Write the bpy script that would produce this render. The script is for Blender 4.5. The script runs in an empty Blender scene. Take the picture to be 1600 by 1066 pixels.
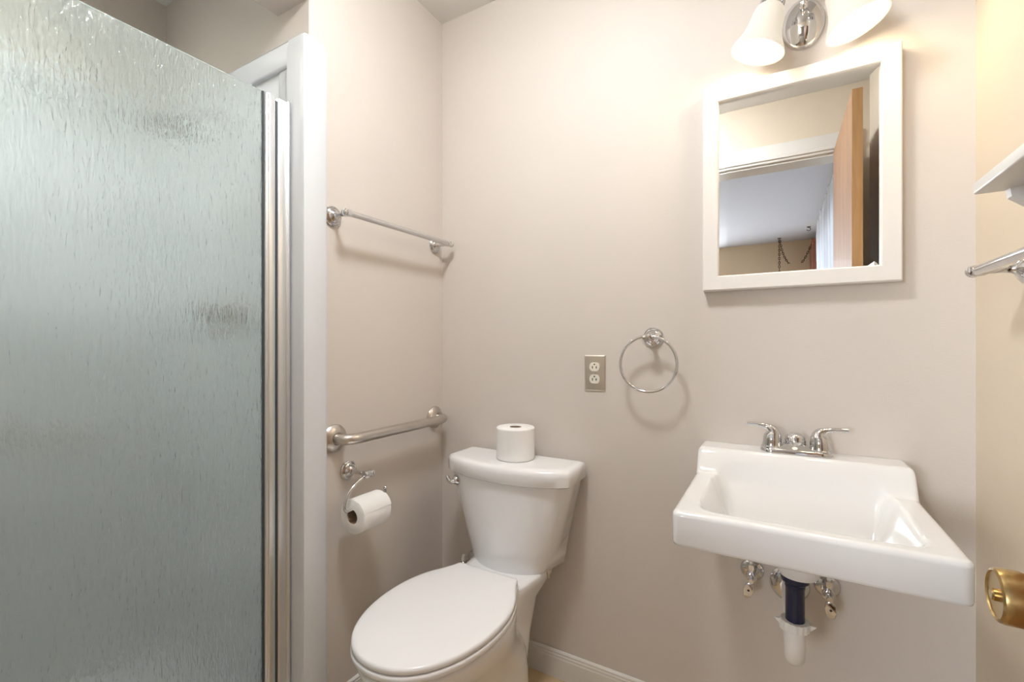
import bpy, bmesh, math, random
from mathutils import Vector, Matrix
random.seed(4)
PI = math.pi
S = bpy.context.scene
COL = S.collection

# ------------------------------------------------------------------ camera
CX, CY, CZ = 1.138, -1.41, 1.122
cam = bpy.data.cameras.new('camera')
cam.sensor_width = 36.0
cam.lens = 712.0 / 1600.0 * 36.0
cam.shift_y = 5.0 / 1600.0
cam.clip_start = 0.02
camo = bpy.data.objects.new('camera', cam)
camo.location = (CX, CY, CZ)
camo.rotation_euler = (PI / 2, 0, math.radians(30.2))
COL.objects.link(camo)
S.camera = camo

# ------------------------------------------------------------------ world, exposure, big lights
S.view_settings.view_transform = 'Standard'
S.view_settings.look = 'None'
S.view_settings.gamma = 1.0
S.view_settings.use_curve_mapping = False
S.view_settings.exposure = 1.18
w = bpy.data.worlds.new('world')
S.world = w
w.use_nodes = True
wb = w.node_tree.nodes['Background']
wb.inputs[0].default_value = (0.75, 0.85, 1.0, 1)
wb.inputs[1].default_value = 1.0

def area(name, loc, rot, sx, sy, power, col):
    l = bpy.data.lights.new(name, 'AREA')
    l.shape = 'RECTANGLE'; l.size = sx; l.size_y = sy; l.energy = power; l.color = col
    o = bpy.data.objects.new(name, l); o.location = loc; o.rotation_euler = rot
    COL.objects.link(o); return o
def point(name, loc, power, col, r=0.03):
    l = bpy.data.lights.new(name, 'POINT')
    l.energy = power; l.color = col; l.shadow_soft_size = r
    o = bpy.data.objects.new(name, l); o.location = loc
    COL.objects.link(o); return o
CEIL_LAMP = 46.0      # emission of the bathroom ceiling light dome
BULB_W = 0.72          # each vanity bulb
# daylight entering the side window, plus added fill from the far wall
area('daylight_side_window', (1.70, -3.30, 1.45), (0, PI / 2, 0), 1.5, 2.4, 22, (0.93, 0.96, 1.0))
area('fill_light_far_wall', (-0.57, -5.20, 1.45), (PI / 2, 0, 0), 1.6, 1.4, 52, (0.90, 0.94, 1.0))

# ------------------------------------------------------------------ materials
def newmat(name):
    m = bpy.data.materials.new(name); m.use_nodes = True
    return m, m.node_tree.nodes, m.node_tree.links, m.node_tree.nodes['Principled BSDF']
def setin(b, **k):
    for a, v in k.items():
        a = a.replace('_', ' ')
        if a in b.inputs:
            b.inputs[a].default_value = v
def noise_bump(n, l, b, scale, strength, dist, vscale=(1, 1, 1), detail=3):
    tc = n.new('ShaderNodeTexCoord'); mp = n.new('ShaderNodeMapping'); mp.inputs['Scale'].default_value = vscale
    nz = n.new('ShaderNodeTexNoise'); nz.inputs['Scale'].default_value = scale; nz.inputs['Detail'].default_value = detail
    bp = n.new('ShaderNodeBump'); bp.inputs['Strength'].default_value = strength; bp.inputs['Distance'].default_value = dist
    l.new(tc.outputs['Object'], mp.inputs[0]); l.new(mp.outputs[0], nz.inputs[0])
    l.new(nz.outputs[0], bp.inputs['Height']); l.new(bp.outputs[0], b.inputs['Normal'])
    return nz, mp
def plain(name, col, rough=0.5, metal=0.0, bump=None, var=0.0, **k):
    m, n, l, b = newmat(name)
    setin(b, Base_Color=(*col, 1), Roughness=rough, Metallic=metal, **k)
    tc = n.new('ShaderNodeTexCoord'); nz = n.new('ShaderNodeTexNoise')
    nz.inputs['Scale'].default_value = 6.0; nz.inputs['Detail'].default_value = 4
    mx = n.new('ShaderNodeMix'); mx.data_type = 'RGBA'
    v = max(var, 0.01)
    mx.inputs[6].default_value = (*[c * (1 - v) for c in col], 1)
    mx.inputs[7].default_value = (*[min(1, c * (1 + v)) for c in col], 1)
    l.new(tc.outputs['Object'], nz.inputs[0]); l.new(nz.outputs[0], mx.inputs[0]); l.new(mx.outputs[2], b.inputs['Base Color'])
    if bump: noise_bump(n, l, b, *bump)
    return m
WALLC = (0.665, 0.608, 0.556)
M = {}
M['wall'] = plain('wall_paint', WALLC, 0.55, bump=(260, 0.16, 0.002), var=0.02)
M['wall_warm_lit'] = plain('warm_lit_wall_paint', (0.69, 0.595, 0.475), 0.55, bump=(260, 0.16, 0.002), var=0.02)  # warm vanity light tinted into the wall colour
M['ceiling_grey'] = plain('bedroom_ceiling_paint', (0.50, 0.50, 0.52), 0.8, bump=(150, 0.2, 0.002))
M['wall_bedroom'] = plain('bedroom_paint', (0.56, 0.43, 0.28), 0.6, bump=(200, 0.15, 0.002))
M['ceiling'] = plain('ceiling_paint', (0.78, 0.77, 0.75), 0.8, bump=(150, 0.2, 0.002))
M['trim'] = plain('trim_paint', (0.74, 0.72, 0.68), 0.3)
M['ceramic'] = plain('ceramic_glaze', (0.87, 0.87, 0.88), 0.10, Coat_Weight=0.4, Coat_Roughness=0.05)
M['sinkc'] = plain('sink_glaze', (0.78, 0.778, 0.775), 0.10, Coat_Weight=0.4, Coat_Roughness=0.05)
M['seat'] = plain('seat_plastic', (0.88, 0.88, 0.89), 0.16)
M['acrylic'] = plain('white_acrylic', (0.69, 0.71, 0.735), 0.36)
M['chrome'] = plain('chrome', (0.66, 0.66, 0.67), 0.07, 1.0)
M['nickel'] = plain('brushed_steel', (0.60, 0.565, 0.53), 0.30, 1.0)
M['alum'] = plain('satin_aluminium', (0.80, 0.81, 0.82), 0.40, 1.0)
M['steelplate'] = plain('steel_plate', (0.66, 0.61, 0.54), 0.38, 1.0)
M['paper'] = plain('tissue_paper', (0.86, 0.85, 0.83), 0.9, bump=(300, 0.2, 0.001))
M['card'] = plain('cardboard', (0.33, 0.24, 0.17), 0.9)
M['ivory'] = plain('ivory_plastic', (0.80, 0.76, 0.66), 0.35)
M['black'] = plain('black_void', (0.02, 0.02, 0.02), 0.6)
M['rubber'] = plain('dark_seal', (0.05, 0.06, 0.07), 0.6)
M['navy'] = plain('navy_plastic', (0.012, 0.017, 0.05), 0.35)
M['pvc'] = plain('white_pvc', (0.82, 0.80, 0.76), 0.35)
M['frame'] = plain('mirror_frame_paint', (0.80, 0.775, 0.74), 0.35, bump=(60, 0.1, 0.001, (1, 1, 6)))
M['brass'] = plain('antique_brass', (0.50, 0.36, 0.16), 0.26, 1.0)
M['curtain'] = None
M['dark_metal'] = plain('dark_bronze', (0.10, 0.065, 0.04), 0.4, 0.8)
M['brown_wood'] = plain('red_brown_wood', (0.22, 0.075, 0.04), 0.4, var=0.1)

# mirror
m, n, l, b = newmat('mirror_silver'); setin(b, Base_Color=(0.90, 0.92, 0.93, 1), Metallic=1.0, Roughness=0.005); M['mirror'] = m
# wood (flush door)
def wood(name, c1, c2, scale=(14, 14, 1.2)):
    m, n, l, b = newmat(name)
    tc = n.new('ShaderNodeTexCoord'); mp = n.new('ShaderNodeMapping'); mp.inputs['Scale'].default_value = scale
    nz = n.new('ShaderNodeTexNoise'); nz.inputs['Scale'].default_value = 3.0; nz.inputs['Detail'].default_value = 7
    nz.inputs['Distortion'].default_value = 0.8
    cr = n.new('ShaderNodeValToRGB'); cr.color_ramp.elements[0].position = 0.32; cr.color_ramp.elements[1].position = 0.68
    cr.color_ramp.elements[0].color = (*c1, 1); cr.color_ramp.elements[1].color = (*c2, 1)
    l.new(tc.outputs['Object'], mp.inputs[0]); l.new(mp.outputs[0], nz.inputs[0]); l.new(nz.outputs[0], cr.inputs[0])
    l.new(cr.outputs[0], b.inputs['Base Color']); setin(b, Roughness=0.55)
    return m
M['wood'] = wood('door_wood', (0.27, 0.135, 0.06), (0.38, 0.205, 0.10))
M['wood_edge'] = wood('door_edge_wood', (0.50, 0.29, 0.13), (0.64, 0.40, 0.20))
# floor: tan vinyl tile
m, n, l, b = newmat('tan_floor_tile')
tc = n.new('ShaderNodeTexCoord'); br = n.new('ShaderNodeTexBrick'); br.offset = 0.0
br.inputs['Scale'].default_value = 1.0; br.inputs['Brick Width'].default_value = 0.305; br.inputs['Row Height'].default_value = 0.305
br.inputs['Mortar Size'].default_value = 0.003
br.inputs['Color1'].default_value = (0.58, 0.43, 0.26, 1); br.inputs['Color2'].default_value = (0.62, 0.47, 0.29, 1)
br.inputs['Mortar'].default_value = (0.40, 0.29, 0.18, 1)
l.new(tc.outputs['Object'], br.inputs[0]); l.new(br.outputs[0], b.inputs['Base Color']); setin(b, Roughness=0.4); M['floor'] = m
# carpet
M['carpet'] = plain('bedroom_carpet', (0.45, 0.38, 0.30), 0.95, bump=(400, 0.5, 0.004))
# rain glass
m, n, l, b = newmat('rain_glass')
setin(b, Base_Color=(0.95, 0.985, 0.975, 1), Roughness=0.09, IOR=1.45, Transmission_Weight=1.0)
tc = n.new('ShaderNodeTexCoord')
mp = n.new('ShaderNodeMapping'); mp.inputs['Scale'].default_value = (1.0, 1.0, 0.22)
nz = n.new('ShaderNodeTexNoise'); nz.inputs['Scale'].default_value = 150; nz.inputs['Detail'].default_value = 2; nz.inputs['Distortion'].default_value = 0.6
mp2 = n.new('ShaderNodeMapping'); mp2.inputs['Scale'].default_value = (1.0, 1.0, 0.45)
nz2 = n.new('ShaderNodeTexNoise'); nz2.inputs['Scale'].default_value = 55; nz2.inputs['Detail'].default_value = 2
ad = n.new('ShaderNodeMath'); ad.operation = 'MULTIPLY_ADD'; ad.inputs[1].default_value = 0.6
bp = n.new('ShaderNodeBump'); bp.inputs['Strength'].default_value = 0.8; bp.inputs['Distance'].default_value = 0.0035
l.new(tc.outputs['Object'], mp.inputs[0]); l.new(mp.outputs[0], nz.inputs[0])
l.new(tc.outputs['Object'], mp2.inputs[0]); l.new(mp2.outputs[0], nz2.inputs[0])
l.new(nz2.outputs[0], ad.inputs[0]); l.new(nz.outputs[0], ad.inputs[2]); l.new(ad.outputs[0], bp.inputs['Height'])
l.new(bp.outputs[0], b.inputs['Normal'])
df = n.new('ShaderNodeBsdfTranslucent'); df.inputs[0].default_value = (0.80, 0.88, 0.85, 1)
dd = n.new('ShaderNodeBsdfDiffuse'); dd.inputs[0].default_value = (0.80, 0.88, 0.85, 1)
l.new(bp.outputs[0], dd.inputs['Normal'])
m1 = n.new('ShaderNodeMixShader'); m1.inputs[0].default_value = 0.3
l.new(df.outputs[0], m1.inputs[1]); l.new(dd.outputs[0], m1.inputs[2])
m2 = n.new('ShaderNodeMixShader'); m2.inputs[0].default_value = 0.25
l.new(b.outputs[0], m2.inputs[1]); l.new(m1.outputs[0], m2.inputs[2])
l.new(m2.outputs[0], n['Material Output'].inputs[0]); M['glass'] = m
# lit frosted shade
def shade_mat(name, col, em, strength):
    m, n, l, b = newmat(name)
    setin(b, Base_Color=(*col, 1), Roughness=0.35, Emission_Color=(*em, 1), Emission_Strength=strength)
    return m
M['shade'] = shade_mat('frosted_shade_lit', (0.44, 0.42, 0.385), (1.0, 0.90, 0.74), 0.19)
M['bulb'] = shade_mat('bulb_lit', (0.9, 0.9, 0.85), (1.0, 0.85, 0.6), 14.0)
M['shower_fill'] = shade_mat('shower_fill_lit', (0.8, 0.8, 0.8), (0.94, 1.0, 0.97), 66.0)  # glow of the added shower fill lamp
M['dome'] = shade_mat('ceiling_dome_lit', (0.8, 0.8, 0.8), (0.95, 0.98, 1.0), CEIL_LAMP)
# sheer curtain
m, n, l, b = newmat('sheer_curtain')
tr = n.new('ShaderNodeBsdfTranslucent'); tr.inputs[0].default_value = (0.85, 0.87, 0.9, 1)
setin(b, Base_Color=(0.82, 0.83, 0.85, 1), Roughness=0.8)
mx = n.new('ShaderNodeMixShader'); mx.inputs[0].default_value = 0.5
l.new(b.outputs[0], mx.inputs[1]); l.new(tr.outputs[0], mx.inputs[2]); l.new(mx.outputs[0], n['Material Output'].inputs[0])
M['curtain'] = m
# window pane
m, n, l, b = newmat('window_glass'); setin(b, Base_Color=(1, 1, 1, 1), Roughness=0.0, Transmission_Weight=1.0); M['pane'] = m

# ------------------------------------------------------------------ geometry helpers
class G:
    def __init__(s): s.v = []; s.f = []
    def add(s, v, f):
        o = len(s.v); s.v += [tuple(p) for p in v]; s.f += [tuple(i + o for i in q) for q in f]; return s
    def box(s, x0, x1, y0, y1, z0, z1, bev=0.0, seg=3):
        if bev <= 0:
            v = [(x, y, z) for x in (x0, x1) for y in (y0, y1) for z in (z0, z1)]
            f = [(0, 1, 3, 2), (4, 6, 7, 5), (0, 4, 5, 1), (2, 3, 7, 6), (0, 2, 6, 4), (1, 5, 7, 3)]
            return s.add(v, f)
        bm = bmesh.new(); bmesh.ops.create_cube(bm, size=1)
        for q in bm.verts:
            q.co = Vector(((x0 + x1) / 2 + q.co.x * (x1 - x0), (y0 + y1) / 2 + q.co.y * (y1 - y0), (z0 + z1) / 2 + q.co.z * (z1 - z0)))
        bmesh.ops.bevel(bm, geom=bm.edges[:], offset=bev, segments=seg, profile=0.5, affect='EDGES')
        bm.verts.index_update()
        v = [q.co.copy() for q in bm.verts]; f = [[q.index for q in fc.verts] for fc in bm.faces]; bm.free()
        return s.add(v, f)
    def rings(s, rs, cap0=True, cap1=True, closed=False):
        n = len(rs[0]); v = [p for r in rs for p in r]; f = []
        k = len(rs)
        for i in range(k if closed else k - 1):
            a, c = i * n, ((i + 1) % k) * n
            for j in range(n):
                j2 = (j + 1) % n
                f.append((a + j, a + j2, c + j2, c + j))
        if not closed:
            if cap0: f.append(tuple(reversed(range(n))))
            if cap1: f.append(tuple(range((k - 1) * n, k * n)))
        return s.add(v, f)
    def lathe(s, prof, org, axis=(0, 0, 1), n=40, sx=1.0, up=None, closed=False, cap0=True, cap1=True):
        a = Vector(axis).normalized()
        u = Vector(up) if up else (Vector((0, 0, 1)) if abs(a.z) < 0.9 else Vector((1, 0, 0)))
        u = (u - a * u.dot(a)).normalized(); w_ = a.cross(u); o = Vector(org)
        rs = [[o + a * h + (u * math.cos(t) + w_ * math.sin(t) * sx) * max(r, 1e-5) for t in [2 * PI * i / n for i in range(n)]] for r, h in prof]
        return s.rings(rs, cap0, cap1, closed)
    def tube(s, pts, rad, n=14, closed=False, cap=True, flat=1.0):
        P = [Vector(p) for p in pts]; k = len(P)
        R = rad if isinstance(rad, (list, tuple)) else [rad] * k
        T = []
        for i in range(k):
            if closed: t = P[(i + 1) % k] - P[(i - 1) % k]
            else: t = P[min(i + 1, k - 1)] - P[max(i - 1, 0)]
            T.append(t.normalized())
        u = Vector((0, 0, 1)) if abs(T[0].z) < 0.9 else Vector((1, 0, 0))
        rs = []
        for i in range(k):
            u = (u - T[i] * u.dot(T[i])).normalized(); w_ = T[i].cross(u)
            rs.append([P[i] + (u * math.cos(2 * PI * j / n) * flat + w_ * math.sin(2 * PI * j / n)) * R[i] for j in range(n)])
        return s.rings(rs, cap, cap, closed)
    def sphere(s, c, r, sc=(1, 1, 1), n=24):
        prof = [(math.sin(PI * i / n), -math.cos(PI * i / n)) for i in range(n + 1)]
        g = G().lathe(prof, (0, 0, 0), n=n)
        return s.add([(c[0] + p[0] * r * sc[0], c[1] + p[1] * r * sc[1], c[2] + p[2] * r * sc[2]) for p in g.v], g.f)
    def xform(s, Mx):
        s.v = [tuple(Mx @ Vector(p)) for p in s.v]; return s

def crom(pts, m=8, closed=False):
    P = [Vector(p) for p in pts]; k = len(P); out = []
    for i in range(k if closed else k - 1):
        if closed: p0, p1, p2, p3 = P[(i - 1) % k], P[i], P[(i + 1) % k], P[(i + 2) % k]
        else: p0, p1, p2, p3 = P[max(i - 1, 0)], P[i], P[i + 1], P[min(i + 2, k - 1)]
        for j in range(m):
            t = j / m
            out.append(0.5 * ((2 * p1) + (p2 - p0) * t + (2 * p0 - 5 * p1 + 4 * p2 - p3) * t * t + (3 * p1 - p0 - 3 * p2 + p3) * t ** 3))
    if not closed: out.append(P[-1])
    return out
def wloc(o):
    v = Vector((0, 0, 0))
    while o is not None: v += Vector(o.location); o = o.parent
    return v
def obj(name, g, mat, parent=None, origin=None, sharp=40, label=None):
    base = wloc(parent) if parent else Vector((0, 0, 0))
    og = Vector(origin) if origin is not None else base
    me = bpy.data.meshes.new(name)
    me.from_pydata([Vector(p) - og for p in g.v], [], g.f)
    bm = bmesh.new(); bm.from_mesh(me)
    bmesh.ops.remove_doubles(bm, verts=bm.verts[:], dist=1e-6)
    bmesh.ops.recalc_face_normals(bm, faces=bm.faces[:]); bm.to_mesh(me); bm.free()
    me.polygons.foreach_set('use_smooth', [True] * len(me.polygons))
    me.set_sharp_from_angle(angle=math.radians(sharp))
    me.materials.append(mat)
    o = bpy.data.objects.new(name, me); COL.objects.link(o)
    if parent: o.parent = parent
    o.location = og - base
    if label: o['label'] = label
    return o
def thing(name, label, cat, loc, group=None):
    o = bpy.data.objects.new(name, None); o.empty_display_size = 0.05
    o.location = loc; o['label'] = label; o['category'] = cat
    if group: o['group'] = group
    COL.objects.link(o); return o
def tag(o, label, cat, group=None):
    o['label'] = label; o['category'] = cat
    if group: o['group'] = group
    return o
def struct(name, g, mat, parent=None, sharp=30):
    o = obj(name, g, mat, parent, sharp=sharp)
    if not parent: o['kind'] = 'structure'
    return o

# ------------------------------------------------------------------ the room shell
W = 1.524; H = 2.38; YF = -1.36; YS = -0.59; XA = -0.83; YB = -1.47
struct('floor', G().box(XA - 0.1, W + 0.1, YB, 0.1, -0.1, 0), M['floor'])
struct('ceiling', G().box(XA - 0.1, W + 0.1, YB, 0.1, H, H + 0.1), M['ceiling'])
struct('wall_back', G().box(-0.1, W + 0.1, 0, 0.1, 0, H), M['wall'])
struct('wall_left', G().box(-0.1, 0, YS, 0, 0, H), M['wall'])
struct('wall_shower_end', G().box(XA - 0.1, -0.1, YS, YS + 0.1, 0, H), M['wall'])
struct('wall_shower_back', G().box(XA - 0.1, XA, YF, YS, 0, H), M['wall'])
struct('wall_header', G().box(-0.142, 0, YF, YS, 2.095, H), M['wall'])
struct('wall_right', G().box(W, W + 0.1, YF, 0, 0, H), M['wall_warm_lit'])
DX0, DX1, DZ = 0.690, 1.411, 2.068
struct('wall_front', G().box(XA - 0.1, DX0, YB, YF, 0, H).box(DX1, W + 0.1, YB, YF, 0, H).box(DX0, DX1, YB, YF, DZ, H), M['wall_warm_lit'])
def profile_run(prof, a, b_, out):
    """sweep a (depth, height) profile from a to b_; out = unit normal away from the wall"""
    o = Vector(out); r = []
    for p in (Vector(a), Vector(b_)):
        r.append([p + o * d + Vector((0, 0, h)) for d, h in prof])
    return G().rings(r)
BP = [(0.001, 0.0), (0.012, 0.0), (0.012, 0.066), (0.0105, 0.070), (0.0105, 0.076), (0.0085, 0.079), (0.0085, 0.085), (0.005, 0.089), (0.001, 0.090)]
struct('baseboard_back', profile_run(BP, (0.013, 0, 0), (W - 0.001, 0, 0), (0, -1, 0)), M['trim'], sharp=20)
struct('baseboard_left', profile_run(BP, (0, -0.535, 0), (0, -0.001, 0), (1, 0, 0)), M['trim'], sharp=20)
struct('baseboard_right', profile_run(BP, (W, -0.013, 0), (W, YF + 0.02, 0), (-1, 0, 0)), M['trim'], sharp=20)
# jambs and casing of the doorway (casing on the bathroom face)
g = G()
g.box(DX0, DX0 + 0.018, YB - 0.004, YF + 0.002, 0, DZ).box(DX1 - 0.004, DX1 + 0.0, YB - 0.004, YF + 0.002, 0, DZ).box(DX0 + 0.018, DX1 - 0.004, YB - 0.004, YF + 0.002, DZ - 0.018, DZ)
struct('trim_1', g, M['trim'])
g = G()
g.box(DX0 - 0.06, DX0 + 0.008, YF + 0.001, YF + 0.014, 0, DZ + 0.004, 0.003)
g.box(DX1 + 0.004, DX1 + 0.075, YF + 0.001, YF + 0.014, 0, DZ + 0.004, 0.003)
g.box(DX0 - 0.06, DX1 + 0.075, YF + 0.001, YF + 0.016, DZ - 0.008, DZ + 0.085, 0.003)
g.box(DX0 - 0.06, DX1 + 0.075, YF + 0.014, YF + 0.024, DZ + 0.005, DZ + 0.022, 0.003)
struct('trim_2', g, M['trim'])
# bedroom beyond the doorway (seen in the mirror)
BX0, BX1, BY0 = -2.1, 1.60, -5.15
struct('floor_bedroom', G().box(BX0, BX1, BY0, YB, -0.1, 0), M['carpet'])
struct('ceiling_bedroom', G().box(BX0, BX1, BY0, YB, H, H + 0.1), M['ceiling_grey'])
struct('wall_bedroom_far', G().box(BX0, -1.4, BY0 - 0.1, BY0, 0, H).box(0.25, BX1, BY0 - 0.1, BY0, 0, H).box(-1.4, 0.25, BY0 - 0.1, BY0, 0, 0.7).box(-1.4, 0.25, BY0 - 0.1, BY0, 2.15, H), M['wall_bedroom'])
g = G()
for (a, c, d, e) in ((-1.4, -1.34, 0.7, 2.15), (0.19, 0.25, 0.7, 2.15), (-1.34, 0.19, 0.7, 0.76), (-1.34, 0.19, 2.09, 2.15), (-0.60, -0.54, 0.76, 2.09)):
    g.box(a, c, BY0 - 0.04, BY0 - 0.005, d, e)
struct('added_fill_window', g, M['trim'])  # added window frame, out of view, goes with the far-wall fill light
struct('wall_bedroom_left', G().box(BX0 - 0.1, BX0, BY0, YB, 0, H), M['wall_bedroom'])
def wall_hole(x0, x1, y0, y1, wy0, wy1, wz0, wz1):
    return G().box(x0, x1, y0, wy0, 0, H).box(x0, x1, wy1, y1, 0, H).box(x0, x1, wy0, wy1, 0, wz0).box(x0, x1, wy0, wy1, wz1, H)
struct('wall_bedroom_right', wall_hole(BX1, BX1 + 0.1, BY0, YB, -4.5, -2.1, 0.7, 2.15), M['wall_bedroom'])
g = G()
for (a, c, d, e) in ((-4.5, -4.44, 0.7, 2.15), (-2.16, -2.1, 0.7, 2.15), (-4.44, -2.16, 0.7, 0.76), (-4.44, -2.16, 2.09, 2.15), (-3.33, -3.27, 0.76, 2.09)):
    g.box(BX1 + 0.02, BX1 + 0.07, a, c, d, e)
wn = struct('window_1', g, M['trim'])
obj('pane', G().box(BX1 + 0.04, BX1 + 0.046, -4.44, -3.33, 0.76, 2.09).box(BX1 + 0.04, BX1 + 0.046, -3.27, -2.16, 0.76, 2.09), M['pane'], wn)

# door: hinged in the doorway, standing open at a right angle
dx0, dx1, dy0, dy1 = 1.374, 1.407, -1.345, -0.702
dr = struct('door_1', G().box(dx0, dx1, dy0, dy1 - 0.002, 0.012, 2.056, 0.0015, 1), M['wood'])
obj('edge_strip', G().box(dx0 + 0.0005, dx1 - 0.0005, dy1 - 0.0022, dy1, 0.014, 2.055), M['wood_edge'], dr, label='pale wooden latch edge')
KY, KZ = -0.764, 0.868
kn = obj('door_knob', G().lathe([(0.033, 0), (0.033, 0.004), (0.029, 0.009), (0.014, 0.011), (0.012, 0.018), (0.020, 0.020), (0.0252, 0.023), (0.0266, 0.027), (0.0266, 0.041), (0.0256, 0.0445), (0.0230, 0.046), (0.0220, 0.0445), (0.0195, 0.0440), (0.0, 0.0440)], (dx0, KY, KZ), (-1, 0, 0), 56), M['brass'], dr, sharp=30, label='brass door knob')
obj('lock_button', G().lathe([(0.006, 0), (0.006, 0.003), (0.0045, 0.0045), (0, 0.0045)], (dx0 - 0.0440, KY, KZ), (-1, 0, 0), 24), M['brass'], kn)
obj('door_knob', G().lathe([(0.033, 0), (0.033, 0.004), (0.029, 0.009), (0.014, 0.011), (0.012, 0.024), (0.020, 0.029), (0.0265, 0.034), (0.0275, 0.045), (0.024, 0.056), (0.0, 0.058)], (dx1, KY, KZ), (1, 0, 0), 40), M['brass'], dr, label='brass door knob')
obj('latch_plate', G().box(dx0 + 0.006, dx1 - 0.006, dy1, dy1 + 0.002, KZ - 0.028, KZ + 0.028), M['brass'], dr)
for hz in (0.25, 1.05, 1.82):
    obj('hinge', G().lathe([(0.006, 0), (0.006, 0.09), (0, 0.09)], (dx1 + 0.006, dy0 - 0.002, hz), (0, 0, 1), 12), M['brass'], dr)

# ------------------------------------------------------------------ shower
t = thing('shower_surround', 'white moulded shower surround with rounded outer flange, left of the towel bars', 'shower', (XA / 2, (YF + YS) / 2, 0))
ZT = 1.978
e = 0.002
# wall panels (inner faces)
g = G().box(XA + e, -0.012, YS - 0.020, YS - e, 0.03, ZT, 0.004)
g.box(XA + 0.02, -0.045, YS - 0.030, YS - 0.016, ZT - 0.075, ZT, 0.010)            # thick top lip
g.box(-0.10, -0.012, YS - 0.024, YS - 0.018, 0.03, ZT - 0.02, 0.002)
obj('end_panel', g, M['acrylic'], t)
g = G().box(XA + e, XA + 0.020, YF + e, YS - 0.018, 0.03, ZT, 0.004)
g.box(XA + 0.016, XA + 0.030, YF + 0.02, YS - 0.03, ZT - 0.075, ZT, 0.006)
obj('back_panel', g, M['acrylic'], t)
obj('near_end_panel', G().box(XA + 0.02, -0.012, YF + e, YF + 0.020, 0.03, ZT, 0.004), M['acrylic'], t)
# front flange posts wrapping the wall end
g = G()
def flange(ya, yb, s):
    pr = [(-0.055, ya), (0.001, ya), (0.014, ya + s * 0.0005), (0.018, ya + s * 0.002), (0.020, ya + s * 0.006), (0.020, yb - s * 0.012), (0.016, yb - s * 0.003), (0.010, yb), (0.002, yb),
          (0.002, YS + e if s > 0 else YF - e * 0), (-0.055, YS - e if s > 0 else YF + e)]
    r = []
    for z, ins in ((0.0, 0), (1.952, 0), (1.970, 0.0015), (1.980, 0.005), (1.985, 0.011)):
        r.append([(x - (ins if x > 0.005 else 0), y + (ins * s if abs(y - ya) < 0.012 else 0) - (ins * s if abs(y - yb) < 0.012 else 0), z) for x, y in pr])
    return G().rings(r)
obj('front_flange', flange(YS - 0.030, YS + 0.049, 1), M['acrylic'], t, sharp=35)
obj('near_flange', G().box(-0.055, -0.002, YF + e, YF + 0.024, 0, 1.98, 0.008), M['acrylic'], t)
# pan and curb
g = G().box(XA + 0.02, -0.09, YF + 0.02, YS - 0.02, 0.002, 0.045, 0.008)
g.box(-0.10, 0.012, YF + 0.024, YS - 0.024, 0.002, 0.115, 0.014)
obj('shower_pan', g, M['acrylic'], t)
obj('drain', G().lathe([(0.05, 0), (0.05, 0.004), (0, 0.005)], (-0.45, -0.98, 0.045), (0, 0, 1), 32), M['chrome'], t)

GX = -0.046
t = thing('shower_door', 'tall shower door of textured rain glass with silver aluminium jamb', 'shower door', (GX, (YF + YS) / 2, 0.117))
gb = G()
GY1 = -0.698
obj('glass_panel', G().box(GX - 0.003, GX + 0.003, YF + 0.055, GY1, 0.14, 1.795), M['glass'], t)
obj('seal', G().box(GX - 0.005, GX + 0.0045, GY1, GY1 + 0.004, 0.14, 1.795), M['rubber'], t, label='thin dark seal along the glass edge')
g = G().box(GX - 0.012, GX + 0.012, GY1 + 0.004, GY1 + 0.032, 0.125, 1.795, 0.005)
g.box(GX + 0.010, GX + 0.016, GY1 + 0.010, GY1 + 0.024, 0.125, 1.793, 0.0028)
obj('door_stile', g, M['alum'], t)
g = G().box(GX - 0.010, GX + 0.004, GY1 + 0.0325, GY1 + 0.040, 0.125, 1.785)
obj('gap_strip', g, M['rubber'], t)
g = G().box(GX - 0.014, GX + 0.010, GY1 + 0.040, GY1 + 0.066, 0.117, 1.795, 0.004)
g.box(GX - 0.014, GX + 0.015, GY1 + 0.064, GY1 + 0.073, 0.117, 1.795, 0.003)
obj('wall_jamb', g, M['alum'], t)
obj('near_jamb', G().box(GX - 0.014, GX + 0.012, YF + 0.026, YF + 0.055, 0.117, 1.795, 0.004), M['alum'], t)
obj('bottom_rail', G().box(GX - 0.014, GX + 0.014, YF + 0.055, GY1 + 0.004, 0.117, 0.14, 0.004), M['alum'], t)

# shower valve, head and bar: seen blurred through the glass
t = thing('shower_valve', 'round dark-toned shower valve, blurred behind the glass at mid height', 'shower valve', (-0.345, YS - 0.026, 1.215))
yv = YS - 0.0245
obj('escutcheon', G().lathe([(0.075, 0), (0.075, 0.004), (0.062, 0.014), (0.03, 0.02), (0, 0.02)], (-0.345, yv, 1.215), (0, -1, 0), 40), M['nickel'], t)
obj('handle', G().lathe([(0.024, 0.018), (0.026, 0.06), (0.020, 0.07), (0, 0.07)], (-0.345, yv, 1.215), (0, -1, 0), 32).tube([(-0.345, yv - 0.055, 1.215), (-0.345, yv - 0.06, 1.16), (-0.345, yv - 0.065, 1.13)], [0.011, 0.009, 0.007]), M['dark_metal'], t)
t = thing('overhead_shower', 'dark overhead shower on short arm, blurred behind the glass near its top', 'shower head', (-0.375, YS - 0.026, 1.82))
obj('arm', G().tube(crom([(-0.375, yv, 1.83), (-0.375, yv - 0.05, 1.835), (-0.375, yv - 0.10, 1.81), (-0.375, yv - 0.125, 1.785)]), 0.010).lathe([(0.03, 0), (0.028, 0.006), (0.01, 0.010)], (-0.375, yv, 1.83), (0, -1, 0)), M['chrome'], t)
obj('head', G().lathe([(0.012, 0), (0.016, 0.02), (0.042, 0.045), (0.045, 0.055), (0.040, 0.060), (0, 0.060)], (-0.375, yv - 0.12, 1.792), (0, -0.6, -0.8), 36), M['dark_metal'], t)
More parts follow.
